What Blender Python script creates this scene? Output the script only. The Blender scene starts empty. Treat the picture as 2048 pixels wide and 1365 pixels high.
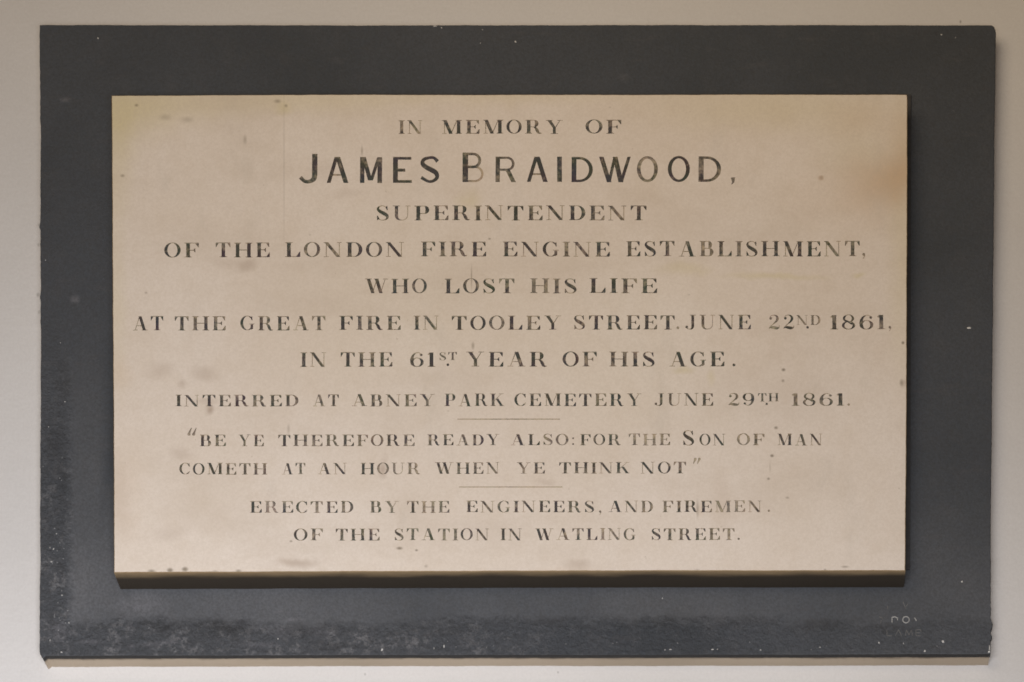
import bpy, math, random
from mathutils import Vector, geometry
R = math.radians
scene = bpy.context.scene
COL = scene.collection

# ---------------------------------------------------------------- camera
# wall face is the plane y = 0; the camera stands 2.8 m in front, about 1.7 m below the plaque, with a shift lens
PX, PY, F = 1500.0, 4300.0, 5930.0        # foot of the camera's perpendicular and focal length, in photo pixels
DIST, CAMZ = 2.8, 1.6
cam_d = bpy.data.cameras.new('camera')
cam_d.sensor_width = 36.0
cam_d.lens = 36.0 * F / 2048.0
cam_d.shift_x = (1024 - PX) / 2048.0
cam_d.shift_y = (PY - 682.5) / 2048.0
cam_d.clip_end = 100
cam = bpy.data.objects.new('camera', cam_d)
cam.location = (0, -DIST, CAMZ)
cam.rotation_euler = (R(90), 0, 0)
COL.objects.link(cam)
scene.camera = cam
cam_d.dof.use_dof = True
cam_d.dof.focus_distance = 2.62
cam_d.dof.aperture_fstop = 7

def at(px, py, y):
    """photo pixel -> point on the vertical plane at depth y"""
    d = DIST + y
    return Vector(((px - PX) * d / F, y, CAMZ + (PY - py) * d / F))

# ---------------------------------------------------------------- light
world = bpy.data.worlds.new('World')
scene.world = world
world.use_nodes = True
bg = world.node_tree.nodes['Background']
bg.inputs['Color'].default_value = (1.0, 0.62, 0.26, 1)
bg.inputs['Strength'].default_value = 0.06

def area(name, loc, target, size, power, color, spread):
    l = bpy.data.lights.new(name, 'AREA')
    l.shape = 'RECTANGLE'; l.size, l.size_y = size
    l.energy = power; l.color = color; l.spread = spread
    o = bpy.data.objects.new(name, l)
    o.location = loc
    o.rotation_euler = (Vector(target) - Vector(loc)).to_track_quat('-Z', 'Y').to_euler()
    COL.objects.link(o)
centre = at(1024, 700, -0.02)
area('window_light', (-0.34, -2.557, 1.247), (-0.769, 0, 1.0), (1.6, 1.6), 107, (0.975, 0.975, 1.0), 1.72)
area('room_light', (-0.491, -1.981, 3.65), (0.255, 0, 4.262), (1.6, 1.2), 5.7, (1.0, 0.81, 0.58), 1.395)

scene.view_settings.view_transform = 'Standard'
scene.view_settings.look = 'None'
scene.view_settings.exposure = 0
scene.view_settings.gamma = 1

# ---------------------------------------------------------------- materials
class NT:
    def __init__(s, name):
        m = bpy.data.materials.new(name); m.use_nodes = True
        s.m = m; s.t = m.node_tree; s.b = s.t.nodes['Principled BSDF']
        s.pos = s.t.nodes.new('ShaderNodeNewGeometry').outputs['Position']
    def n(s, typ, **kw):
        x = s.t.nodes.new(typ)
        for k, v in kw.items(): setattr(x, k, v)
        return x
    def put(s, sock, v):
        if isinstance(v, bpy.types.NodeSocket): s.t.links.new(v, sock)
        elif v is not None: sock.default_value = v
    def math(s, op, a, b=None, c=None, clamp=False):
        x = s.n('ShaderNodeMath', operation=op, use_clamp=clamp)
        s.put(x.inputs[0], a); s.put(x.inputs[1], b); s.put(x.inputs[2], c)
        return x.outputs[0]
    def vmath(s, op, a, b=None, out=0):
        x = s.n('ShaderNodeVectorMath', operation=op)
        s.put(x.inputs[0], a); s.put(x.inputs[1], b)
        return x.outputs[out]
    def noise(s, scale, detail=3, rough=.55, vec=None, off=None, color=False, stretch=None):
        v = vec or s.pos
        if stretch: v = s.vmath('MULTIPLY', v, stretch)
        if off: v = s.vmath('ADD', v, off)
        x = s.n('ShaderNodeTexNoise'); s.put(x.inputs['Vector'], v)
        x.inputs['Scale'].default_value = scale; x.inputs['Detail'].default_value = detail
        x.inputs['Roughness'].default_value = rough
        return x.outputs['Color' if color else 0]
    def ramp(s, v, a, b, lo=0., hi=1., smooth=True):
        x = s.n('ShaderNodeMapRange', interpolation_type='SMOOTHSTEP' if smooth else 'LINEAR')
        s.put(x.inputs['Value'], v); s.put(x.inputs['From Min'], a); s.put(x.inputs['From Max'], b)
        s.put(x.inputs['To Min'], lo); s.put(x.inputs['To Max'], hi)
        return x.outputs[0]
    def mix(s, f, a, b):
        x = s.n('ShaderNodeMix', data_type='RGBA')
        s.put(x.inputs[0], f); s.put(x.inputs[6], a); s.put(x.inputs[7], b)
        return x.outputs[2]
    def bump(s, h, strength, dist):
        x = s.n('ShaderNodeBump'); s.put(x.inputs['Height'], h)
        x.inputs['Strength'].default_value = strength; x.inputs['Distance'].default_value = dist
        s.t.links.new(x.outputs[0], s.b.inputs['Normal'])
    def blobs(s, vec, lst, y):
        """soft patches at photo positions: (px, py, rx, ry, amount)"""
        acc = None
        for (px, py, rx, ry, a) in lst:
            c = at(px, py, y); k = (DIST + y) / F
            v = s.vmath('SUBTRACT', vec, tuple(c))
            v = s.vmath('MULTIPLY', v, (1 / (rx * k), 0, 1 / (ry * k)))
            v = s.vmath('LENGTH', v, out=1)
            v = s.ramp(v, 1.0, 0.0, 0.0, a)
            acc = v if acc is None else s.math('ADD', acc, v)
        return s.math('MINIMUM', acc, 1.0)

def c4(r, g, b): return (r, g, b, 1)
YM, YS = -0.051, -0.022      # front faces of the marble tablet and of the slate

def marble_common(n):
    base = n.mix(n.ramp(n.noise(7, 4), .3, .7), c4(.84, .745, .655), c4(.89, .805, .73))
    base = n.mix(n.ramp(n.noise(38, 4, .6, off=(3, 1, 7)), .42, .75, 0, .2), base, c4(.70, .585, .46))
    return base

def mat_marble():
    n = NT('old_marble')
    base = marble_common(n)
    wob = n.vmath('SUBTRACT', n.noise(28, 3, color=True), (.5, .5, .5))
    vec = n.vmath('ADD', n.pos, n.vmath('SCALE', wob)); sc = vec.node.inputs[1].links[0].from_node
    sc.inputs['Scale'].default_value = 0.018
    olive = n.blobs(vec, [
        (300, 215, 190, 80, .55), (228, 300, 60, 200, .55), (240, 240, 130, 90, .4), (560, 200, 380, 50, .5), (560, 222, 30, 24, .5),
        (1010, 190, 500, 32, .35), (1560, 215, 400, 80, .45), (1720, 300, 140, 90, .3), (935, 395, 40, 26, .5), (1365, 540, 80, 18, .45), (1550, 555, 150, 12, .6), (1717, 550, 22, 8, .7),
        (1365, 738, 40, 10, .55), (1425, 752, 14, 26, .45), (1808, 480, 45, 420, .4), (230, 600, 34, 260, .35),
        (1245, 700, 300, 300, .12), (820, 620, 400, 300, .12)], YM)
    tan = n.blobs(vec, [
        (1765, 365, 130, 90, .50), (1800, 330, 70, 130, .35), (1720, 240, 120, 60, .22), (1812, 300, 40, 150, .25), (1700, 400, 220, 120, .22),
        (232, 745, 40, 50, .22), (1636, 352, 8, 7, .8), (1440, 1010, 40, 120, .12), (240, 980, 70, 180, .22), (1400, 1020, 10, 30, .3),
        (1050, 1150, 900, 16, .25)], YM)
    smudge = n.blobs(vec, [
        (320, 742, 48, 30, .30), (408, 748, 38, 26, .38), (368, 776, 14, 18, .45), (418, 820, 16, 16, .9), (412, 804, 34, 10, .35), (1160, 1132, 40, 18, .45),
        (492, 533, 34, 20, .5), (455, 525, 60, 16, .22), (595, 1125, 60, 15, .65), (765, 942, 16, 26, .55), (770, 930, 12, 40, .3), (360, 905, 34, 20, .32),
        (345, 1065, 60, 24, .25), (240, 1000, 40, 120, .2), (1440, 1010, 40, 120, .15), (1090, 962, 30, 10, .3), (640, 340, 50, 30, .2), (1636, 352, 7, 7, .8),
        (1808, 768, 12, 14, .5), (690, 385, 60, 14, .2), (1600, 800, 120, 90, .14), (950, 1060, 140, 50, .12), (880, 760, 180, 40, .12)], YM)
    grime = n.blobs(n.pos, [(x, y, rx * 1.2, ry * 1.2, a) for x, y, rx, ry, a in [
        (577, 858, 4, 13, .45), (724, 302, 3, 13, .6), (726, 340, 2, 30, .4), (943, 555, 2.2, 30, .65), (568, 330, 2.4, 210, .22), (490, 280, 5, 12, .5),
        (1567, 740, 5, 4, 1.2), (1566, 762, 4, 4, .8), (1552, 856, 5, 4, 1.0), (1544, 912, 5, 4, 1.2), (1540, 935, 2, 14, .35), (1537, 958, 4, 3.5, .9),
        (1806, 686, 4, 4, 1.2), (1803, 766, 5, 9, .7), (799, 1097, 8, 4, 1.1), (833, 1101, 4, 3, 1.0), (340, 1141, 8, 6, 1.2), (370, 1139, 8, 6, 1.2), (303, 1143, 10, 5, .9),
        (430, 1145, 8, 5, .8), (477, 1143, 8, 5, .9), (555, 203, 9, 5, .7), (572, 212, 4, 4, .7), (245, 352, 6, 4, .7), (273, 211, 5, 4, .8),
        (979, 478, 4, 3, .8), (946, 692, 4, 10, .7), (430, 640, 3, 3, .3), (1395, 1018, 4, 22, .6), (1575, 996, 5, 3, .6), (852, 1133, 5, 4, .5),
        (582, 1083, 4, 3, .8), (330, 235, 16, 8, .35), (375, 240, 16, 8, .35), (292, 586, 4, 3, .6), (1378, 590, 3, 3, .3), (620, 470, 3, 3, .3), (1220, 215, 3, 2, .4), (1690, 1134, 10, 3, .7), (1650, 1140, 4, 3, .6), (1395, 1140, 8, 3, .4)]], YM)
    col = n.mix(olive, base, c4(.76, .67, .45))
    col = n.mix(tan, col, c4(.70, .52, .35))
    col = n.mix(smudge, col, c4(.50, .40, .33))
    veins = n.math('MULTIPLY', n.ramp(n.noise(5, 5, .6, off=(9, 2, 4), stretch=(1, 1, 2.5)), .50, .72), .30)
    col = n.mix(veins, col, c4(.62, .52, .42))
    col = n.mix(n.math('MULTIPLY', grime, .75), col, c4(.13, .10, .06))
    col = n.mix(n.math('MULTIPLY', n.ramp(n.noise(14, 6, .65, off=(21, 4, 4), stretch=(1.6, 1, .7)), .55, .75), .16), col, c4(.50, .46, .40))
    pits = n.ramp(n.noise(170, 2, .5, off=(6, 1, 1)), .76, .82)
    col = n.mix(n.math('MULTIPLY', pits, .35), col, c4(.35, .28, .2))
    grain = n.noise(420, 3, .8)
    col = n.mix(n.ramp(grain, .3, .7, 0, .24), col, c4(.56, .47, .37))
    n.put(n.b.inputs['Base Color'], col)
    n.b.inputs['Roughness'].default_value = .55
    n.bump(n.math('ADD', n.noise(60, 4), n.math('MULTIPLY', n.noise(500, 2), .3)), .12, .002)
    return n.m

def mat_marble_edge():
    n = NT('dark_marble_edge')  # tablet edge: brown at the front, darkening towards the slate
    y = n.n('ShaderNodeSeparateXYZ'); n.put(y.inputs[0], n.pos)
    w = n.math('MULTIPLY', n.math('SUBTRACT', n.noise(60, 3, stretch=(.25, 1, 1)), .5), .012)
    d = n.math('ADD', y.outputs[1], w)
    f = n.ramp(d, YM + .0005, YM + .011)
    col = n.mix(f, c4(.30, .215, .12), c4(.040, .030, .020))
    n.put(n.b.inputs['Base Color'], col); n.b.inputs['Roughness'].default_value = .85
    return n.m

def mat_slate():
    n = NT('dark_slate')
    sep = n.n('ShaderNodeSeparateXYZ'); n.put(sep.inputs[0], n.pos)
    w = n.math('MULTIPLY', n.math('SUBTRACT', n.noise(16, 4), .5), .03)
    wf = n.math('MULTIPLY', n.math('SUBTRACT', n.noise(110, 3), .5), .010)
    xl = at(138, 0, YS).x; zb = at(0, 1248, YS).z; zmid = at(0, 640, YS).z
    X = sep.outputs[0]; Z = n.math('ADD', sep.outputs[2], n.math('ADD', w, wf))
    left = n.ramp(n.math('ADD', X, wf), xl + .008, xl - .006)                  # rough outer margin on the left
    down = n.ramp(sep.outputs[2], at(0, 560, YS).z, at(0, 1010, YS).z)
    left = n.math('MULTIPLY', left, down)
    bot = n.ramp(Z, zb + .006, zb - .008)
    rightf = n.ramp(X, at(1300, 0, YS).x, at(1800, 0, YS).x, 1, .45)
    bot = n.math('MULTIPLY', bot, rightf)
    margin = n.math('MAXIMUM', left, bot)
    fine = n.noise(130, 6, .65); mid = n.noise(42, 5, .6, off=(5, 5, 5)); big = n.noise(6, 3, off=(1, 8, 2))
    col = n.mix(n.ramp(big, .3, .7), c4(.053, .062, .076), c4(.071, .081, .099))
    col = n.mix(n.ramp(mid, .45, .8, 0, .30), col, c4(.095, .096, .105))
    # paler tone on the smooth inner border, strongest below the tablet and leftwards
    pale_z = n.math('MAXIMUM', n.ramp(sep.outputs[2], at(0, 900, YS).z, at(0, 1190, YS).z),
                    n.math('MULTIPLY', n.ramp(sep.outputs[2], at(0, 560, YS).z, at(0, 1000, YS).z), n.ramp(X, at(222, 0, YS).x, at(190, 0, YS).x, 0, .62)))
    bl = n.math('MULTIPLY', n.math('MULTIPLY', pale_z, n.math('SUBTRACT', 1.0, margin)), n.ramp(n.noise(9, 4, off=(2, 2, 9)), .2, .75, .35, 1))
    bl2 = n.math('MULTIPLY', bl, n.ramp(X, at(900, 0, YS).x, at(240, 0, YS).x, .55, 1.0))
    col = n.mix(n.math('MULTIPLY', bl2, .75), col, c4(.17, .174, .190))
    # dusty flaked patches on the rough margin: coarse clumps broken up by fine crumbs
    clump = n.ramp(n.noise(48, 4, .6, off=(4, 9, 1)), .40, .66)
    crumb = n.ramp(n.noise(200, 4, .75, off=(2, 5, 8)), .46, .60)
    pat = n.math('MULTIPLY', clump, n.math('ADD', n.math('MULTIPLY', crumb, .95), .05))
    wt = n.ramp(X, at(1250, 0, YS).x, at(700, 0, YS).x, .22, 1)
    low = n.ramp(sep.outputs[2], at(0, 820, YS).z, at(0, 1180, YS).z, .35, 1)
    dust = n.math('MULTIPLY', n.math('MULTIPLY', pat, margin), n.math('MULTIPLY', wt, low))
    col = n.mix(n.math('MULTIPLY', margin, n.math('MULTIPLY', low, n.math('MULTIPLY', wt, .35))), col, c4(.115, .118, .128))
    col = n.mix(n.math('MULTIPLY', dust, .85), col, c4(.23, .23, .245))
    patches = n.blobs(n.vmath('ADD', n.pos, n.vmath('MULTIPLY', n.vmath('SUBTRACT', n.noise(60, 4, .7, color=True), (.5, .5, .5)), (.03, 0, .03))),
        [(330, 1252, 60, 16, .7), (450, 1258, 90, 30, .9), (600, 1262, 70, 26, .6), (690, 1290, 90, 12, .7), (1100, 1240, 90, 16, .45), (1340, 1240, 160, 16, .35), (1640, 1252, 70, 20, .7),
         (1780, 1256, 60, 10, .7), (1480, 1245, 120, 14, .3), (104, 1250, 12, 50, .6), (112, 880, 26, 90, .5), (125, 760, 24, 60, .5), (115, 1130, 14, 30, .4), (128, 960, 14, 60, .4), (900, 1262, 120, 20, .3)], YS)
    drk = n.math('MULTIPLY', patches, n.ramp(n.noise(120, 5, .75, off=(8, 3, 3)), .70, .38, .35, 1))
    col = n.mix(n.math('MULTIPLY', drk, .75), col, c4(.034, .034, .037))
    hair = n.math('MULTIPLY', n.ramp(n.noise(20, 3, .6, off=(3, 3, 6), stretch=(1, 1, 5)), .62, .70), .25)
    col = n.mix(hair, col, c4(.10, .10, .11))
    spots = n.blobs(n.pos, [(1248, 155, 18, 12, .3), (150, 600, 14, 14, .7), (130, 200, 16, 8, .5), (585, 1240, 34, 6, .6), (560, 1225, 16, 6, .4),
                            (118, 1262, 26, 30, .75), (330, 1285, 50, 6, .5), (180, 1284, 44, 7, .8), (262, 1292, 12, 8, .7), (260, 1250, 8, 20, .4),
                            (520, 1290, 60, 8, .5), (560, 1262, 50, 20, .35), (640, 1265, 40, 18, .3), (280, 1210, 80, 34, .5), (300, 1290, 40, 8, .4)], YS)
    col = n.mix(n.math('MULTIPLY', spots, n.ramp(fine, .3, .6, .15, 1)), col, c4(.20, .20, .225))
    sp = n.ramp(n.noise(330, 2, .5, off=(7, 7, 7)), .74, .80)
    col = n.mix(n.math('MULTIPLY', sp, n.math('ADD', n.math('MULTIPLY', margin, .6), .10)), col, c4(.45, .45, .47))
    col = n.mix(n.ramp(n.noise(420, 3, .8), .3, .7, 0, .42), col, c4(.036, .036, .037))
    n.put(n.b.inputs['Base Color'], col)
    n.put(n.b.inputs['Roughness'], n.ramp(fine, .3, .7, .5, .75))
    h = n.math('ADD', n.math('MULTIPLY', n.noise(190, 6, .7), n.math('ADD', n.math('MULTIPLY', margin, .9), .05)),
               n.math('MULTIPLY', n.noise(600, 3), .05))
    n.bump(h, .8, .005)
    return n.m

def mat_wall():
    n = NT('painted_plaster')
    col = n.mix(n.ramp(n.noise(4, 4), .3, .7), c4(.69, .675, .67), c4(.73, .715, .71))
    col = n.mix(n.ramp(n.noise(380, 3, .8), .3, .7, 0, .26), col, c4(.55, .535, .525))
    dots = n.blobs(n.pos, [(730, 1349, 3, 4, .5), (1116, 1345, 3, 4, .5), (1921, 44, 3, 5, .8), (76, 590, 5, 7, .5), (78, 450, 4, 5, .4), (77, 490, 4, 6, .4), (78, 625, 4, 6, .4)], 0)
    col = n.mix(dots, col, c4(.2, .19, .17))
    n.put(n.b.inputs['Base Color'], col); n.b.inputs['Roughness'].default_value = .75
    n.bump(n.math('ADD', n.noise(18, 4), n.math('MULTIPLY', n.noise(150, 4, .6), .35)), .3, .004)
    return n.m

def mat_edge_paint():
    n = NT('cream_edge_paint')
    col = n.mix(n.ramp(n.noise(20, 4, stretch=(.3, 1, 1)), .3, .7), c4(.40, .33, .25), c4(.47, .39, .30))
    y = n.n('ShaderNodeSeparateXYZ'); n.put(y.inputs[0], n.pos)
    col = n.mix(n.ramp(n.math('ADD', y.outputs[1], n.math('MULTIPLY', n.math('SUBTRACT', n.noise(90, 4, stretch=(.4, 1, 1)), .5), .008)), -.0115, -.0170), col, c4(.10, .08, .06))
    n.put(n.b.inputs['Base Color'], col); n.b.inputs['Roughness'].default_value = .7
    return n.m

def mat_ink(name, gain):
    n = NT(name)
    oi = n.n('ShaderNodeObjectInfo')
    sep = n.n('ShaderNodeSeparateColor'); n.put(sep.inputs[0], oi.outputs['Color'])
    dark = n.math('MULTIPLY', sep.outputs[0], gain)
    wear = n.math('ADD', n.math('MULTIPLY', n.noise(260, 3, .6), .6), n.math('MULTIPLY', n.noise(90, 2, off=(3, 3, 3)), .4))
    # the darker the letter has stayed, the less paint has flaked away
    f = n.math('ADD', n.math('MULTIPLY', n.math('SUBTRACT', wear, .5), 3.6), dark, clamp=True)
    hue = n.noise(70, 1, color=True, off=(1, 2, 3))
    ink = n.mix(.18, c4(.042, .041, .037), hue); ink = n.mix(.68, ink, c4(.042, .041, .037))
    old = n.mix(.08, c4(.50, .41, .29), hue)
    n.put(n.b.inputs['Base Color'], n.mix(f, old, ink))
    n.b.inputs['Roughness'].default_value = .8
    return n.m

def mat_flat(name, col, rough=.7):
    n = NT(name)
    c = n.mix(n.ramp(n.noise(200, 3), .3, .7), c4(*[v * .8 for v in col]), c4(*col))
    n.put(n.b.inputs['Base Color'], c); n.b.inputs['Roughness'].default_value = rough
    return n.m

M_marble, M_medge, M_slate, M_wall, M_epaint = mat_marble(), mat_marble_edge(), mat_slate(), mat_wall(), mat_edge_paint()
M_ink, M_hair = mat_ink('letter_paint', 1.25), mat_ink('worn_hairline_paint', .15)
M_sedge = mat_flat('grimy_slate_edge', (.030, .029, .029), .9)
M_strip = mat_flat('dark_strip', (.062, .060, .062), .9)
M_lime = mat_flat('grey_lime_crumb', (.42, .42, .43))
M_white = mat_flat('white_paint_drop', (.75, .74, .72))
M_chalk = mat_flat('chalky_incised_stroke', (.50, .50, .49), .9)
M_chalk2 = mat_flat('faint_incised_stroke', (.17, .17, .17), .9)
M_grime = mat_flat('dark_crumb', (.05, .045, .04), .9)

# ---------------------------------------------------------------- mesh helpers
def link(name, verts, faces, mats, parent=None, slots=None, smooth=False):
    me = bpy.data.meshes.new(name)
    me.from_pydata([tuple(v) for v in verts], [], faces)
    for m in mats: me.materials.append(m)
    if slots: me.polygons.foreach_set('material_index', slots)
    if smooth: me.polygons.foreach_set('use_smooth', [True] * len(me.polygons))
    me.update()
    o = bpy.data.objects.new(name, me); COL.objects.link(o)
    o.parent = parent
    return o

def edge_line(p, q, n, rnd, amp):
    """perimeter points between photo corners p and q with hand-worked waviness"""
    out = []; ph = [rnd.uniform(0, 6.28) for _ in range(4)]
    L = math.hypot(q[0] - p[0], q[1] - p[1]); nx, ny = (q[1] - p[1]) / L, -(q[0] - p[0]) / L
    for i in range(n):
        t = i / n
        s = L * t
        o = amp * (.5 * math.sin(s / 210 + ph[0]) + .35 * math.sin(s / 61 + ph[1]) + .3 * math.sin(s / 23 + ph[2]) + rnd.uniform(-.45, .45))
        if i == 0: o = 0
        out.append((p[0] + (q[0] - p[0]) * t + nx * o, p[1] + (q[1] - p[1]) * t + ny * o))
    return out

def inset(pts, d):
    n = len(pts); out = []
    cx = sum(p[0] for p in pts) / n; cz = sum(p[1] for p in pts) / n
    for i in range(n):
        a, b, c = pts[i - 1], pts[i], pts[(i + 1) % n]
        e1 = Vector((b[0] - a[0], b[1] - a[1])).normalized(); e2 = Vector((c[0] - b[0], c[1] - b[1])).normalized()
        n1 = Vector((-e1.y, e1.x)); n2 = Vector((-e2.y, e2.x))
        m = (n1 + n2)
        m = m / max(m.length_squared / 2, .3)
        if m.dot(Vector((cx - b[0], cz - b[1]))) < 0: m = -m
        out.append((b[0] + m.x * d, b[1] + m.y * d))
    return out

def slab(name, outline, yf, yb, bev, mats, parent, tris=None, verts2=None, side_slot=0, soft=False):
    """outline: (x, z) points on the front; rounded arris of size bev; front given as triangles or one n-gon"""
    n = len(outline)
    rings = [(inset(outline, bev), yf), (inset(outline, bev * .3), yf + bev * .3), (outline, yf + bev), (outline, yb)]
    V, Fc, S = [], [], []
    if verts2 is not None:
        V = [(v[0], yf, v[1]) for v in verts2]; Fc = [tuple(t) for t in tris]; S = [0] * len(Fc)
        first = list(range(n))
    else:
        V = [(x, yf, z) for x, z in rings[0][0]]; first = list(range(n)); Fc = [tuple(first)]; S = [0]
    prev = first
    for k, (ring, y) in enumerate(rings[1:]):
        cur = list(range(len(V), len(V) + n))
        V += [(x, y, z) for x, z in ring]
        for i in range(n):
            j = (i + 1) % n
            Fc.append((prev[i], prev[j], cur[j], cur[i])); S.append(side_slot if k >= 1 or soft else 0)
        prev = cur
    Fc.append(tuple(prev)); S.append(side_slot)
    return link(name, V, Fc, mats, parent, S)

# ---------------------------------------------------------------- the setting
w0 = Vector((-3.2, 0, 0)); w1 = Vector((3.0, .25, 5.2))
V = [(x, y, z) for x in (w0.x, w1.x) for y in (0, .25) for z in (w0.z, w1.z)]
wall = link('wall', V, [(0, 4, 5, 1), (2, 3, 7, 6), (0, 1, 3, 2), (4, 6, 7, 5), (1, 5, 7, 3), (0, 2, 6, 4)], [M_wall])
wall['kind'] = 'structure'

# ---------------------------------------------------------------- the plaque
plaque = bpy.data.objects.new('memorial_plaque', None)
plaque.location = at(1030, 1330, 0); plaque.empty_display_size = .1
COL.objects.link(plaque)
plaque['label'] = 'cream marble memorial tablet with worn engraved lettering on a dark slate slab'
plaque['category'] = 'memorial plaque'
bpy.context.view_layer.update()
def adopt(o, p):
    o.parent = p; o.matrix_parent_inverse = p.matrix_world.inverted()

rnd = random.Random(4)
corners = [(79, 50), (1983, 50), (1988, 53), (1991, 59), (1992, 66), (1989, 300), (1986, 650), (1982, 1000), (1981, 1309), (93, 1312), (86, 1318), (79, 1306), (81, 650), (81, 250)]
px = []
for i, c in enumerate(corners):
    d = corners[(i + 1) % len(corners)]
    L = math.hypot(d[0] - c[0], d[1] - c[1])
    px += edge_line(c, d, max(1, int(L / 7)), rnd, .55 if i < 10 else .9) if L > 40 else [c]
# pieces of old paint and plaster clinging to the right and left edges
def bulge(pts, y0, y1, side, amt):
    out = []
    for x, y in pts:
        if y0 < y < y1 and ((x > 1500) == (side > 0)) and (x < 90 or x > 1900):
            t = math.sin((y - y0) / (y1 - y0) * math.pi)
            x += side * amt * t
        out.append((x, y))
    return out
px = bulge(px, 1238, 1262, 1, 4); px = bulge(px, 1268, 1280, 1, 3); px = bulge(px, 1214, 1226, 1, 1.5)
px = bulge(px, 445, 458, -1, 2.5); px = bulge(px, 585, 600, -1, 1.5)
ol = [(at(x, y, YS).x, at(x, y, YS).z) for x, y in px]
slate = slab('slate_backing', ol, YS, -.0165, .0009, [M_slate, M_sedge], None, side_slot=1); adopt(slate, plaque)
ol2 = inset(ol, .0006)
edge = slab('painted_edge', ol2, -.0163, .0, .0002, [M_epaint], None); adopt(edge, plaque)

# thin dark slab behind the tablet, showing as a strip on its right
b0 = [(232, 196), (1822, 192), (1821, 700), (1820, 1141), (236, 1141)]
strip_ob = slab('side_strip', [(at(x, y, YS).x, at(x, y, YS).z) for x, y in b0], YS - .0022, YS + .001, .0004, [M_strip], None); adopt(strip_ob, plaque)

# ---------------------------------------------------------------- letters: outlines drawn here as strokes
T, H = .235, .045
class G:
    def __init__(s, w): s.w = w; s.p = []          # list of (polygon, thick?)
    def poly(s, pts, thick=True): s.p.append((pts, thick)); return s
    def rect(s, x0, y0, x1, y1, thick=True): return s.poly([(x0, y0), (x1, y0), (x1, y1), (x0, y1)], thick)
    def strip(s, a, b):
        for i in range(len(a) - 1):
            d = (Vector(a[i]) - Vector(b[i])).length + (Vector(a[i + 1]) - Vector(b[i + 1])).length
            s.poly([a[i], a[i + 1], b[i + 1], b[i]], d / 2 > .088)
        return s
    def ring(s, cx, cy, rx, ry, t, h, a0=0, a1=360, n=24, tilt=0):
        A, B = [], []
        for i in range(n + 1):
            a = R(a0 + (a1 - a0) * i / n)
            A.append((cx + rx * math.cos(a), cy + ry * math.sin(a)))
            B.append((cx + (rx - t) * math.cos(a + tilt), cy + (ry - h) * math.sin(a + tilt)))
        if abs(a1 - a0) == 360: A[-1], B[-1] = A[0], B[0]
        return s.strip(A, B)
    def stroke(s, pts, n=3):
        """smooth stroke through (x, y, width)"""
        P = [pts[0]] + list(pts) + [pts[-1]]; C = []
        for i in range(1, len(P) - 2):
            p0, p1, p2, p3 = [Vector(q) for q in P[i - 1:i + 3]]
            for k in range(n):
                t = k / n
                C.append(.5 * ((2 * p1) + (p2 - p0) * t + (2 * p0 - 5 * p1 + 4 * p2 - p3) * t * t + (3 * p1 - p0 - 3 * p2 + p3) * t ** 3))
        C.append(Vector(P[-2]))
        A, B = [], []
        for i, c in enumerate(C):
            d = (C[min(i + 1, len(C) - 1)] - C[max(i - 1, 0)]).to_2d().normalized()
            m = Vector((-d.y, d.x)) * c.z / 2
            A.append((c.x + m.x, c.y + m.y)); B.append((c.x - m.x, c.y - m.y))
        return s.strip(A, B)
    def foot(s, x0, x1, y=0):           # hairline slab serif with small brackets
        g = s.rect(x0, 0 if y == 0 else 1 - H, x1, H if y == 0 else 1, False)
        return g
    def stem(s, x, t=T, top=True, bot=True, e=.12):
        s.rect(x, 0.01, x + t, .99, t > .1)
        for flag, y, q in ((bot, 0, 1), (top, 1, -1)):
            if flag:
                s.foot(x - e, x + t + e, y)
                if t > .1:
                    yy = y + q * H; b = .05
                    s.poly([(x - b, yy), (x + .01, yy), (x + .01, yy + q * .07)], False)
                    s.poly([(x + t - .01, yy), (x + t + b, yy), (x + t - .01, yy + q * .07)], False)
        return s
    def diag(s, x0, y0, x1, y1, w): return s.poly([(x0 - w / 2, y0), (x0 + w / 2, y0), (x1 + w / 2, y1), (x1 - w / 2, y1)], w > .1)
    def beak(s, x, y, dx, dy): return s.poly([(x, y), (x, y + dy), (x - dx * .25, y + dy * .85), (x - dx, y)], True)
    def dot(s, cx, cy, r, n=10): return s.poly([(cx + r * math.cos(6.2832 * i / n), cy + r * math.sin(6.2832 * i / n)) for i in range(n)])
    def bowl(s, x0, y0, y1, xr, t=T, h=H, n=14):
        yc, ry = (y0 + y1) / 2, (y1 - y0) / 2
        xm = max(x0 + .05, xr - ry * 1.05)
        s.rect(x0, y1 - h, xm + .005, y1, h > .088); s.rect(x0, y0, xm + .005, y0 + h, h > .088)
        return s.ring(xm, yc, xr - xm, ry, t, h, 90, -90, n)

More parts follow.
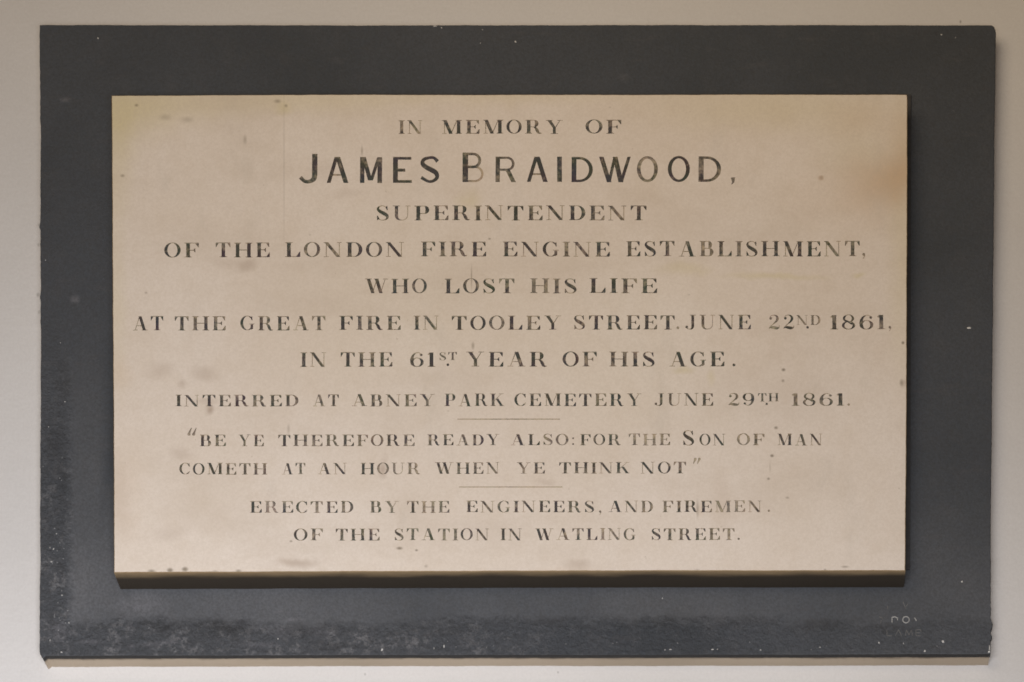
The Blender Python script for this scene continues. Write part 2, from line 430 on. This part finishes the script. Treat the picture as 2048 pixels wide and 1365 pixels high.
def serif():
    g = {}
    A = G(1.2); A.diag(.56, .99, .22, .02, .055).diag(.60, 1.0, .93, .02, .24).rect(.30, .30, .82, .35, False).foot(.04, .40).foot(.72, 1.18); g['A'] = A
    B = G(1.0); B.stem(.13, e=.1).bowl(.3, .49, 1, .86).bowl(.3, 0, .54, .95); g['B'] = B
    C = G(.95); C.ring(.52, .5, .52, .515, .21, .05, 48, 318, 22).poly([(.88, .98), (.90, .66), (.85, .66), (.74, .90)]).poly([(.80, .14), (.93, .24), (.90, .28), (.80, .22)], False); g['C'] = C
    D = G(1.05); D.stem(.13, e=.1).bowl(.3, 0, 1, 1.05); g['D'] = D
    E = G(.97); E.stem(.13, e=.1).rect(.3, .95, .9, 1, False).rect(.3, 0, .92, .05, False).rect(.3, .48, .66, .53, False)
    E.beak(.92, .98, .22, -.30).beak(.96, .02, .24, .33).poly([(.68, .36), (.70, .36), (.70, .65), (.68, .65), (.56, .505)]); g['E'] = E
    F_ = G(.93); F_.stem(.13, e=.12).rect(.3, .95, .9, 1, False).rect(.3, .46, .66, .51, False).beak(.92, .98, .24, -.32).poly([(.68, .34), (.70, .34), (.70, .63), (.68, .63), (.56, .485)]); g['F'] = F_
    Gg = G(1.07); Gg.ring(.52, .5, .52, .515, .21, .05, 48, 312, 22).poly([(.88, .98), (.90, .68), (.85, .68), (.74, .90)]).rect(.76, .10, .94, .42).rect(.66, .40, 1.04, .45, False).poly([(.76, .12), (.94, .12), (.94, .10), (.8, .02)]); g['G'] = Gg
    Hh = G(1.22); Hh.stem(.12).stem(.88).rect(.3, .48, .9, .53, False); g['H'] = Hh
    g['I'] = G(.46).stem(.13)
    J = G(.84); J.rect(.46, .22, .66, .99).foot(.34, .78, 1).stroke([(.56, .30, .20), (.55, .16, .18), (.46, .04, .10), (.32, .015, .05), (.18, .06, .05), (.12, .14, .06)]).dot(.13, .16, .10); g['J'] = J
    K = G(1.17); K.stem(.12).diag(.34, .42, .93, .96, .06).diag(.56, .60, .97, .02, .24).foot(.74, 1.14, 1).foot(.78, 1.17); g['K'] = K
    L = G(.97); L.stem(.13, e=.12).rect(.3, 0, .93, .05, False).beak(.96, .02, .26, .36); g['L'] = L
    M = G(1.36); M.stem(.16, t=.055, top=False).diag(.21, 1.0, .62, .0, .24).diag(.62, 0, 1.04, 1, .055).stem(1.02, e=.1).foot(.02, .22, 1); g['M'] = M
    N = G(1.17); N.stem(.14, t=.055, top=False).stem(.96, t=.055, bot=False).diag(.16, 1.0, .93, .0, .24).foot(.0, .2, 1); g['N'] = N
    g['O'] = G(1.03).ring(.515, .5, .515, .515, .20, .05)
    P = G(.95); P.stem(.13, e=.12).bowl(.3, .44, 1, .93); g['P'] = P
    Rr = G(1.15); Rr.stem(.13, e=.12).bowl(.3, .47, 1, .90).stroke([(.56, .50, .06), (.70, .42, .13), (.80, .27, .20), (.88, .10, .18), (.98, .03, .10), (1.12, .04, .05)]); g['R'] = Rr
    S = G(.84); S.stroke([(.70, .74, .05), (.60, .92, .05), (.42, .985, .05), (.22, .93, .09), (.13, .78, .15), (.25, .62, .21), (.45, .50, .24), (.66, .36, .22), (.73, .20, .15), (.62, .06, .08), (.40, .01, .05), (.20, .08, .05), (.10, .24, .05)])
    S.poly([(.72, 1.0), (.74, .68), (.70, .68), (.60, .90)]).poly([(.08, 0), (.07, .32), (.11, .32), (.24, .10)]); g['S'] = S
    Tt = G(1.02); Tt.stem(.41, top=False, e=.14).rect(.03, .95, .99, 1, False).beak(1.0, .98, .22, -.32).poly([(.02, .98), (.02, .66), (.06, .70), (.24, .98)]); g['T'] = Tt
    U = G(1.12); U.rect(.13, .30, .33, .99).foot(.0, .45, 1).rect(.90, .34, .955, .99, False).foot(.78, 1.10, 1)
    U.strip([(.13, .32), (.16, .18), (.25, .06), (.40, 0), (.56, -.015), (.72, .01), (.85, .09), (.93, .20), (.955, .36)], [(.33, .32), (.34, .20), (.38, .11), (.46, .06), (.57, .04), (.70, .06), (.80, .13), (.87, .22), (.90, .36)]); g['U'] = U
    W = G(1.62); W.diag(.24, 1, .56, 0, .24).diag(.54, 0, .82, .9, .055).diag(.80, 1, 1.12, 0, .24).diag(1.10, 0, 1.42, 1, .055).foot(.0, .48, 1).foot(.62, .98, 1).foot(1.26, 1.62, 1); g['W'] = W
    Y = G(1.18); Y.rect(.50, .01, .70, .47).foot(.36, .84).poly([(.12, 1), (.37, 1), (.70, .45), (.50, .43)]).diag(.66, .45, .98, .99, .06).foot(.02, .48, 1).foot(.80, 1.16, 1); g['Y'] = Y
    one = G(.48); one.stem(.14, top=False).poly([(.14, .99), (.16, .80), (.02, .83), (.02, .88)], False); g['1'] = one
    two = G(.84); two.dot(.17, .76, .10).stroke([(.10, .78, .05), (.18, .93, .05), (.38, .98, .06), (.58, .92, .13), (.66, .75, .19), (.58, .57, .14), (.38, .38, .07), (.16, .18, .06), (.06, .04, .06)])
    two.stroke([(.04, .06, .05), (.18, .13, .13), (.38, .11, .20), (.60, .08, .20), (.76, .12, .10), (.80, .26, .05)]); g['2'] = two
    six = G(.86); six.stroke([(.70, .84, .06), (.58, .96, .05), (.42, .965, .06), (.22, .82, .13), (.12, .55, .19), (.13, .30, .19), (.22, .12, .12)]).ring(.44, .31, .42, .325, .19, .05).dot(.70, .82, .09); g['6'] = six
    nine = G(.86)
    for p, t in six.p: nine.p.append(([(.86 - x, 1 - y) for x, y in p], t))
    g['9'] = nine
    g['8'] = G(.84).ring(.42, .74, .34, .275, .14, .05).ring(.42, .26, .40, .29, .16, .05).poly([(.14, .62), (.30, .64), (.70, .40), (.60, .30)])
    cm = G(.2); cm.dot(.1, .09, .10).poly([(.19, .10), (.20, .0), (.10, -.20), (.04, -.20), (.12, -.02)], False); g[','] = cm
    g['.'] = G(.2).dot(.1, .1, .10)
    g[':'] = G(.2).dot(.1, .1, .09).dot(.1, .62, .09)
    lq = G(.7)
    for dx in (0, .36): lq.dot(dx + .13, .13, .12).poly([(dx + .02, .15), (dx + .30, .62), (dx + .34, .60), (dx + .22, .16)])
    g['“'] = lq
    rq = G(.7)
    for dx in (0, .36): rq.dot(dx + .2, .5, .12).poly([(dx + .32, .48), (dx + .04, 0), (dx + .0, .02), (dx + .11, .46)])
    g['”'] = rq
    return g

def sans():
    g = {}; t, h = .19, .125
    J = G(.70); J.rect(.50, .25, .68, 1.0).stroke([(.59, .28, .18), (.56, .14, .17), (.42, .055, .13), (.25, .06, .12), (.10, .20, .13)]); g['J'] = J
    A = G(.88); A.diag(.40, 1, .09, 0, .15).diag(.45, 1, .78, 0, .19).rect(.2, .27, .66, .34, False); g['A'] = A
    M = G(.86); M.rect(0, 0, .17, 1).rect(.68, 0, .86, 1).diag(.13, 1, .40, .1, .17).diag(.73, 1, .44, .1, .13); g['M'] = M
    E = G(.74); E.rect(0, 0, t, 1).rect(.1, 0, .74, .11).rect(.1, .89, .72, 1).rect(.1, .43, .48, .55); g['E'] = E
    S = G(.78); S.stroke([(.72, .80, .15), (.58, .94, .11), (.38, .945, .11), (.17, .88, .14), (.12, .72, .17), (.26, .59, .18), (.48, .48, .19), (.66, .36, .18), (.69, .19, .15), (.54, .065, .12), (.34, .05, .11), (.06, .20, .13)]); g['S'] = S
    B = G(.72); B.rect(0, 0, t, 1).bowl(.1, .47, 1, .64, .10, .09).bowl(.1, 0, .55, .72, .08, .07); g['B'] = B
    Rr = G(.80); Rr.rect(0, 0, .17, 1).bowl(.1, .44, 1, .74, .10, .09).diag(.46, .5, .71, 0, .18); g['R'] = Rr
    g['I'] = G(.19).rect(0, 0, .19, 1)
    D = G(.84); D.rect(0, 0, t, 1).bowl(.1, 0, 1, .84, .15, .10); g['D'] = D
    W = G(1.25); W.diag(.09, 1, .40, 0, .18).diag(.40, 0, .62, 1, .12).diag(.63, 1, .86, 0, .19).diag(.87, 0, 1.18, 1, .13); g['W'] = W
    g['O'] = G(.86).ring(.43, .5, .43, .515, .15, .10)
    g[','] = G(.2).poly([(.02, .18), (.2, .20), (.16, 0), (.06, -.08), (.04, -.06), (.08, 0)])
    return g

FONT = {'serif': serif(), 'sans': sans()}
CACHE = {}
DEPTH = .0010
def glyph_mesh(font, ch):
    """the recessed letter, in cap-height units: triangles of the floor, walls up to the stone's face"""
    key = (font, ch)
    if key in CACHE: return CACHE[key]
    g = FONT[font][ch]; vs, fs, th = [], [], []
    for poly, thick in g.p:
        area2 = sum(poly[i][0] * poly[(i + 1) % len(poly)][1] - poly[(i + 1) % len(poly)][0] * poly[i][1] for i in range(len(poly)))
        if abs(area2) < 1e-6: continue
        if area2 < 0: poly = poly[::-1]
        fs.append(list(range(len(vs), len(vs) + len(poly)))); vs += [Vector(p) for p in poly]; th.append(thick)
    ov, oe, of, _, _, offs = geometry.delaunay_2d_cdt(vs, [], fs, 1, 1e-4)
    tris, slots = [], []
    for f, org in zip(of, offs):
        if not org: continue
        tris.append(tuple(f)); slots.append(0 if any(th[k] for k in org) else 1)
    cnt = {}
    for f in tris:
        for i in range(len(f)):
            a, b = f[i], f[(i + 1) % len(f)]
            cnt.setdefault((min(a, b), max(a, b)), []).append((a, b))
    bound = [v[0] for v in cnt.values() if len(v) == 1]
    n = len(ov)
    # narrow strokes are cut shallower than the broad ones
    deep = {i for f, sl in zip(tris, slots) if sl == 0 for i in f}
    V = [(v.x, DEPTH if i in deep else DEPTH * .3, v.y) for i, v in enumerate(ov)] + [(v.x, 0, v.y) for v in ov]
    Fc = list(tris); S = list(slots)
    for a, b in bound: Fc.append((b, a, a + n, b + n)); S.append(1)
    me = bpy.data.meshes.new('letter_cut')
    me.from_pydata(V, [], Fc); me.materials.append(M_ink); me.materials.append(M_hair)
    me.polygons.foreach_set('material_index', S); me.update()
    CACHE[key] = (me, [(v.x, v.y) for v in ov], tris)
    return CACHE[key]

# words: text, x0, x1, top, baseline (photo pixels), darkness digit per letter
WORDS = [
 ('IN', 797, 845, 241, 268, '55'), ('MEMORY', 883.5, 1126, 240.5, 268, '857867'), ('OF', 1171, 1243, 240, 267.6, '56'),
 ('SUPERINTENDENT', 751.6, 1293.4, 411.6, 441, '87778769677667'),
 ('OF', 328.6, 398, 485.6, 515, '86'), ('THE', 431, 540, 485.6, 515, '797'), ('LONDON', 570, 808.6, 485, 514.5, '856879'), ('FIRE', 841.5, 972.6, 484, 513.5, '8568'),
 ('ENGINE', 1005, 1220, 484, 513.5, '788456'), ('ESTABLISHMENT', 1252, 1720, 482.5, 513, '8967465788856'), (',', 1724.5, 1731, 482.5, 512, '4'),
 ('WHO', 729.7, 853.7, 558, 587, '887'), ('LOST', 889, 1029.5, 557.6, 587, '9787'), ('HIS', 1060, 1154, 557.6, 587, '457'), ('LIFE', 1178.4, 1314.6, 557, 586.5, '8867'),
 ('AT', 265, 327, 633, 661.4, '88'), ('THE', 349, 451.4, 633, 661.4, '756'), ('GREAT', 480.7, 651.5, 632.5, 661, '87756'), ('FIRE', 678.4, 801.7, 632, 660, '9666'),
 ('IN', 827, 878, 632, 660, '64'), ('TOOLEY', 903, 1123, 632, 660, '985978'), ('STREET', 1146.7, 1350, 631, 659.5, '887778'), ('.', 1353, 1359, 631, 659, '3'),
 ('JUNE', 1370, 1502, 630, 659, '7586'), ('2', 1536.6, 1560, 630.5, 659, '5'), ('2', 1566, 1589, 630.5, 659, '8'), ('ND', 1593, 1641, 631, 650.6, '33'), ('.', 1612.5, 1618, 631, 657.5, '6'),
 ('1861', 1660, 1770, 630, 659, '6775'), (',', 1777, 1784, 630, 657, '5'),
 ('IN', 600.5, 653, 705, 734, '97'), ('THE', 680.7, 785, 705, 734, '877'), ('61', 820, 870, 705, 734, '89'), ('ST', 878, 914, 705, 721, '46'), ('.', 893, 900, 705, 733, '9'),
 ('YEAR', 932, 1095, 704, 733.5, '8988'), ('OF', 1125, 1194, 704, 733.5, '87'), ('HIS', 1218.4, 1310, 704, 733.5, '689'), ('AGE', 1337.7, 1449, 704, 733.5, '977'), ('.', 1465, 1472, 704, 733, '6'),
 ('INTERRED', 351, 597, 790, 813, '88977677'), ('AT', 625, 678, 789.5, 813, '57'), ('ABNEY', 703, 870, 789, 813, '76657'), ('PARK', 889, 1008, 787.8, 812.6, '8878'),
 ('CEMETERY', 1028.7, 1283, 787.4, 812.4, '79878687'), ('JUNE', 1308.4, 1426.7, 787, 812, '7687'), ('29', 1456, 1509, 787, 812, '46'), ('TH', 1515.8, 1557.5, 787, 803.5, '66'), ('.', 1531, 1537, 787, 811, '9'),
 ('1861', 1583, 1688, 787, 812, '6656'), ('.', 1695, 1701, 787, 812, '2'),
 ('BE', 399, 452, 870, 893, '87'), ('YE', 476, 528, 870, 893, '67'), ('THEREFORE', 556, 829.5, 869.5, 892.5, '856665676'), ('READY', 854.6, 999, 869, 891, '67887'),
 ('ALSO', 1020.5, 1137, 868.4, 890.6, '9856'), (':', 1144, 1149, 868.4, 890.6, '4'), ('FOR', 1160, 1242, 868.4, 890.6, '876'), ('THE', 1257.4, 1340.4, 868, 891, '433'),
 ('S', 1364.7, 1389, 861, 891, '9'), ('ON', 1399, 1451, 868, 891, '78'), ('OF', 1474, 1529, 868, 891, '35'), ('MAN', 1554.7, 1645, 868, 891, '987'),
 ('COMETH', 358.7, 534.5, 926.6, 949.4, '788665'), ('AT', 563, 611, 926.5, 949, '97'), ('AN', 634.7, 694, 926.5, 949, '78'), ('HOUR', 721, 840.7, 926, 949, '9544'), ('WHEN', 870, 999, 925, 948, '8866'),
 ('YE', 1033, 1090, 925, 947.4, '46'), ('THINK', 1118, 1259.4, 925, 947.4, '76668'), ('NOT', 1281, 1372.5, 924, 947.4, '885'),
 ('ERECTED', 499.8, 706.8, 1002.7, 1026, '9567575'), ('BY', 739.7, 797.8, 1002.5, 1026, '65'), ('THE', 813.6, 899, 1002.5, 1026, '635'), ('ENGINEERS', 932, 1188.8, 1002, 1025, '876878776'), (',', 1198, 1204, 1002, 1025, '6'),
 ('AND', 1216.5, 1306, 1001.7, 1024.6, '986'), ('FIREMEN', 1324.6, 1523.7, 1001.7, 1024.6, '5586345'), ('.', 1535.5, 1540.5, 1001.7, 1024.6, '4'),
 ('OF', 587.6, 646, 1057.6, 1081.3, '97'), ('THE', 671, 759.5, 1057.6, 1081.3, '677'), ('STATION', 788, 978.4, 1057.4, 1081, '6675567'), ('IN', 1000.8, 1043.7, 1057.4, 1081, '78'),
 ('WATLING', 1070, 1271.8, 1057, 1080.5, '9568456'), ('STREET', 1302, 1469.6, 1057, 1080.5, '776643'), ('.', 1475, 1480, 1057, 1080.5, '5'),
]
GL = []      # (font, char, x0, x1, top, base, darkness)
for text, x0, x1, top, base, dk in WORDS:
    f = FONT['serif']
    if len(text) == 1 and text in '.,:':
        w = base - top
        GL.append(('serif', text, x0, x0 + .2 * w, top, base, int(dk))); continue
    ws = [f[c].w for c in text]; gap = .22
    k = (x1 - x0) / (sum(ws) + gap * (len(ws) - 1)); x = x0
    for c, w, d in zip(text, ws, dk):
        GL.append(('serif', c, x, x + w * k, top, base, int(d))); x += (w + gap) * k
for c, x0, x1, top, base, d in [('J', 594.7, 635.7, 308, 366.5, 7), ('A', 652.8, 697, 314, 366, 8), ('M', 720, 764, 314, 366, 7), ('E', 786, 823.6, 314, 366, 8), ('S', 839.5, 878.5, 313.5, 366, 8),
        ('B', 925, 967, 305.5, 364.5, 7), ('R', 991, 1032, 314, 365, 6), ('A', 1053, 1095.7, 314, 364.5, 9), ('I', 1114.5, 1124, 314, 364.5, 8), ('D', 1143, 1185.5, 314, 364.5, 9),
        ('W', 1198, 1261.7, 313.5, 364.5, 8), ('O', 1274, 1316, 313.5, 364, 4), ('O', 1335.7, 1380, 313, 364, 9), ('D', 1397, 1442, 313, 364, 6), (',', 1460.6, 1470.5, 313, 365, 4)]:
    GL.append(('sans', c, x0, x1, top, base, d))
GL.append(('serif', '“', 374.5, 393, 845, 872, 5))
GL.append(('serif', '”', 1386, 1402, 908, 928, 2))
FONT['serif']['rule'] = G(1).rect(0, 0, 1, 1, False)
GL.append(('serif', 'rule', 915, 1120, 837.6, 839.8, 1))
GL.append(('serif', 'rule', 918, 1125, 973.4, 975.4, 1))

# ---------------------------------------------------------------- marble tablet with the letters cut into its face
rnd = random.Random(11)
mc = [(223, 191), (620, 189), (1814, 189), (1815, 195), (1814, 700), (1811, 1142), (1100, 1143), (228, 1146), (226, 700)]
mp = []
for i, c in enumerate(mc):
    d = mc[(i + 1) % len(mc)]; L = math.hypot(d[0] - c[0], d[1] - c[1])
    mp += edge_line(c, d, max(1, int(L / 8)), rnd, .45) if L > 20 else [c]
mo = [(at(x, y, YM).x, at(x, y, YM).z) for x, y in mp]
BEV = .0007
inner = inset(mo, BEV)
K = 1000.0
vs = [Vector((x * K, z * K)) for x, z in inner]
nout = len(vs)
area2 = sum(vs[i].x * vs[(i + 1) % nout].y - vs[(i + 1) % nout].x * vs[i].y for i in range(nout))
faces = [list(range(nout)) if area2 > 0 else list(range(nout))[::-1]]
placed = []
for (font, ch, x0, x1, top, base, dk) in GL:
    me, pts, tris = glyph_mesh(font, ch)
    p0 = at(x0, base, YM); p1 = at(x1, top, YM)
    sx = (p1.x - p0.x) / FONT[font][ch].w; sz = p1.z - p0.z
    big = ch not in ('.', ',', ':', 'rule')
    rot = R(rnd.uniform(-.5, .5)) if big else 0
    p0.z += rnd.uniform(-.0002, .0002); cr, sr = math.cos(rot), math.sin(rot)
    off = len(vs)
    for x, z in pts:
        X, Z = x * sx, z * sz
        vs.append(Vector(((p0.x + X * cr - Z * sr) * K, (p0.z + X * sr + Z * cr) * K)))
    faces += [[off + a for a in t] for t in tris]
    placed.append((me, ch, p0, sx, sz, rot, dk))
ov, oe, of, ovo, _, offs = geometry.delaunay_2d_cdt(vs, [], faces, 1, 1e-5)
keep = [f for f, org in zip(of, offs) if org == [0] or list(org) == [0]]
# bring the outline points to the front of the list, in order
where = {}
for i, org in enumerate(ovo):
    for k in org:
        if k < nout: where[k] = i
order = [where[k] for k in range(nout)]
rest = [i for i in range(len(ov)) if i not in set(order)]
remap = {old: new for new, old in enumerate(order + rest)}
v2 = [(ov[i].x / K, ov[i].y / K) for i in order + rest]
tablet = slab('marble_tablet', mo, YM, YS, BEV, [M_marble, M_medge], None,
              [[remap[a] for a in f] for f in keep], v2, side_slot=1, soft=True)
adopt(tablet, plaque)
bpy.context.view_layer.update()
NAMES = {'.': 'full_stop', ',': 'comma', ':': 'colon', '“': 'quotation_mark', '”': 'quotation_mark', 'rule': 'engraved_rule'}
for me, ch, p0, sx, sz, rot, dk in placed:
    nm = NAMES.get(ch) or ('numeral' if ch.isdigit() else 'letter')
    o = bpy.data.objects.new(nm, me); COL.objects.link(o)
    o.location = (p0.x, YM, p0.z); o.scale = (sx, 1, sz); o.rotation_euler = (0, -rot, 0)
    v = .05 + .095 * dk
    o.color = (v, v, v, 1)
    adopt(o, tablet)

# ---------------------------------------------------------------- mason's stamp, paint drops and chips on the slate
def thin_strokes(name, lines, w, mat, y=YS, lift=.0003):
    V, Fc = [], []
    for ln in lines:
        for (a, b) in zip(ln, ln[1:]):
            p, q = at(*a, y), at(*b, y); d = (q - p).normalized(); m = Vector((-d.z, 0, d.x)) * w / 2
            k = len(V)
            for c, s in ((p, 1), (p, -1), (q, -1), (q, 1)): V.append((c.x + m.x * s, y + .0002, c.z + m.z * s))
            for c, s in ((p, 1), (p, -1), (q, -1), (q, 1)): V.append((c.x + m.x * s * .6, y - lift, c.z + m.z * s * .6))
            Fc += [(k + 4, k + 5, k + 6, k + 7)] + [(k + i, k + (i + 1) % 4, k + 4 + (i + 1) % 4, k + 4 + i) for i in range(4)]
    o = link(name, V, Fc, [mat]); adopt(o, slate); return o
def ell(cx, cy, rx, ry, a0=0, a1=360, n=14):
    return [(cx + rx * math.cos(R(a0 + (a1 - a0) * i / n)), cy - ry * math.sin(R(a0 + (a1 - a0) * i / n))) for i in range(n + 1)]
ST = [([[(1784, 1246), (1784, 1235)], [(1784, 1235), (1790, 1234), (1795, 1237), (1795, 1241)]], M_chalk), ([ell(1812, 1240, 6.5, 6.3)], M_chalk),
      ([[(1829, 1236), (1833, 1242)]], M_chalk), ([[(1758, 1234), (1764, 1236), (1765, 1239)], [(1763, 1241), (1761, 1247)]], M_chalk2),
      ([[(1774, 1260), (1774, 1272), (1784, 1272)]], M_chalk2), ([[(1791, 1272), (1797, 1260), (1803, 1272)]], M_chalk2),
      ([[(1811, 1272), (1813, 1260), (1818, 1271), (1823, 1260), (1825, 1272)]], M_chalk2), ([[(1832, 1260), (1832, 1272), (1842, 1272)], [(1832, 1266), (1840, 1266)], [(1832, 1260), (1842, 1260), (1842, 1264)]], M_chalk2),
      ([[(1775, 1213), (1776, 1219)]], M_chalk2), ([[(1806, 1204), (1812, 1219)], [(1816, 1208), (1812, 1214)]], M_chalk2)]
for lines, m in ST: thin_strokes('stamped_letter', lines, .0010 if m is M_chalk else .0009, m)
rnd = random.Random(3)
def speck(px_, py_, rx, ry, name='paint_speck', mat=M_white, y=YS, par=slate):
    c = at(px_, py_, y); k = (DIST + y) / F; n = 9; V = []; ph = rnd.uniform(0, 6)
    for ring, (s, h) in enumerate(((1, .0002), (.75, -.0003), (.3, -.0005))):
        for i in range(n):
            a = 6.2832 * i / n + ph; j = 1 + .3 * math.sin(2 * a + ph) + rnd.uniform(-.12, .12)
            V.append((c.x + rx * k * s * j * math.cos(a), y + h, c.z + ry * k * s * j * math.sin(a)))
    Fc = [(r * n + i, r * n + (i + 1) % n, (r + 1) * n + (i + 1) % n, (r + 1) * n + i) for r in (0, 1) for i in range(n)] + [tuple(range(2 * n, 3 * n))]
    o = link(name, V, Fc, [mat]); adopt(o, par)
for a in [(1938, 656.5, 3.6, 2.8), (1886, 1283.5, 3.4, 2.3), (1849.5, 1302.5, 2.6, 2), (1758, 1286, 1.4, 2), (1807, 1287.5, 1, 1.6), (1979, 1296, 1.6, 5), (1978, 1304, 2, 3),
          (1924, 1164, 2, 2), (1031, 84, 1.8, 2.4), (870, 53, 3.6, 1.4), (883, 56, 1.4, 1.4), (961, 87, 1, 1), (965, 60, 1.2, 1), (1883, 70, 1.6, 1.6), (1911, 76, 1, 1), (196, 77, 1.8, 1.6),
          (764, 1300, 2.4, 2.6), (868, 1297, 1.2, 1.6), (888, 1293, 1.6, 2.8), (556, 1278, 1.8, 1.2), (1330, 1300, 1.4, 1.4), (1341, 1299.5, 2.4, 1.4), (1425, 1299.5, 2.4, 1.4), (1435, 1299, 1.2, 1),
          (1521, 1300.5, 1.4, 1.6), (1640, 1295, 1.4, 1.1), (107, 1098.5, 1.4, 1.8), (100, 1096, 1, 1.4), (103, 1124, 2, 1.4), (124, 1191, 1.2, 1.8), (123, 1305, 2, 1.6), (100, 1281, 1, 2.2), (113, 1068, 1.4, 1),
          (91, 521, 1, 1), (121, 686, 1, 1.2), (130, 804, 1.2, 1), (97, 854, 1, 1.2), (1325, 1197, .8, 1.6), (138, 1246, .9, 2)]:
    speck(*a)
for k in range(34):          # fine crumbs of lime along the rough left margin and the bottom edge
    if k < 20: speck(rnd.uniform(98, 136), rnd.triangular(900, 1296, 1230), rnd.uniform(.6, 1.2), rnd.uniform(.7, 1.5), mat=M_lime)
    else: speck(rnd.uniform(150, 1900), rnd.uniform(1283, 1301), rnd.uniform(.6, 1.3), rnd.uniform(.6, 1.1), mat=M_lime)
print('glyphs', len(placed), 'letters', sum(1 for o in COL.objects if o.name.split('.')[0] == 'letter'), 'tris', len(keep))
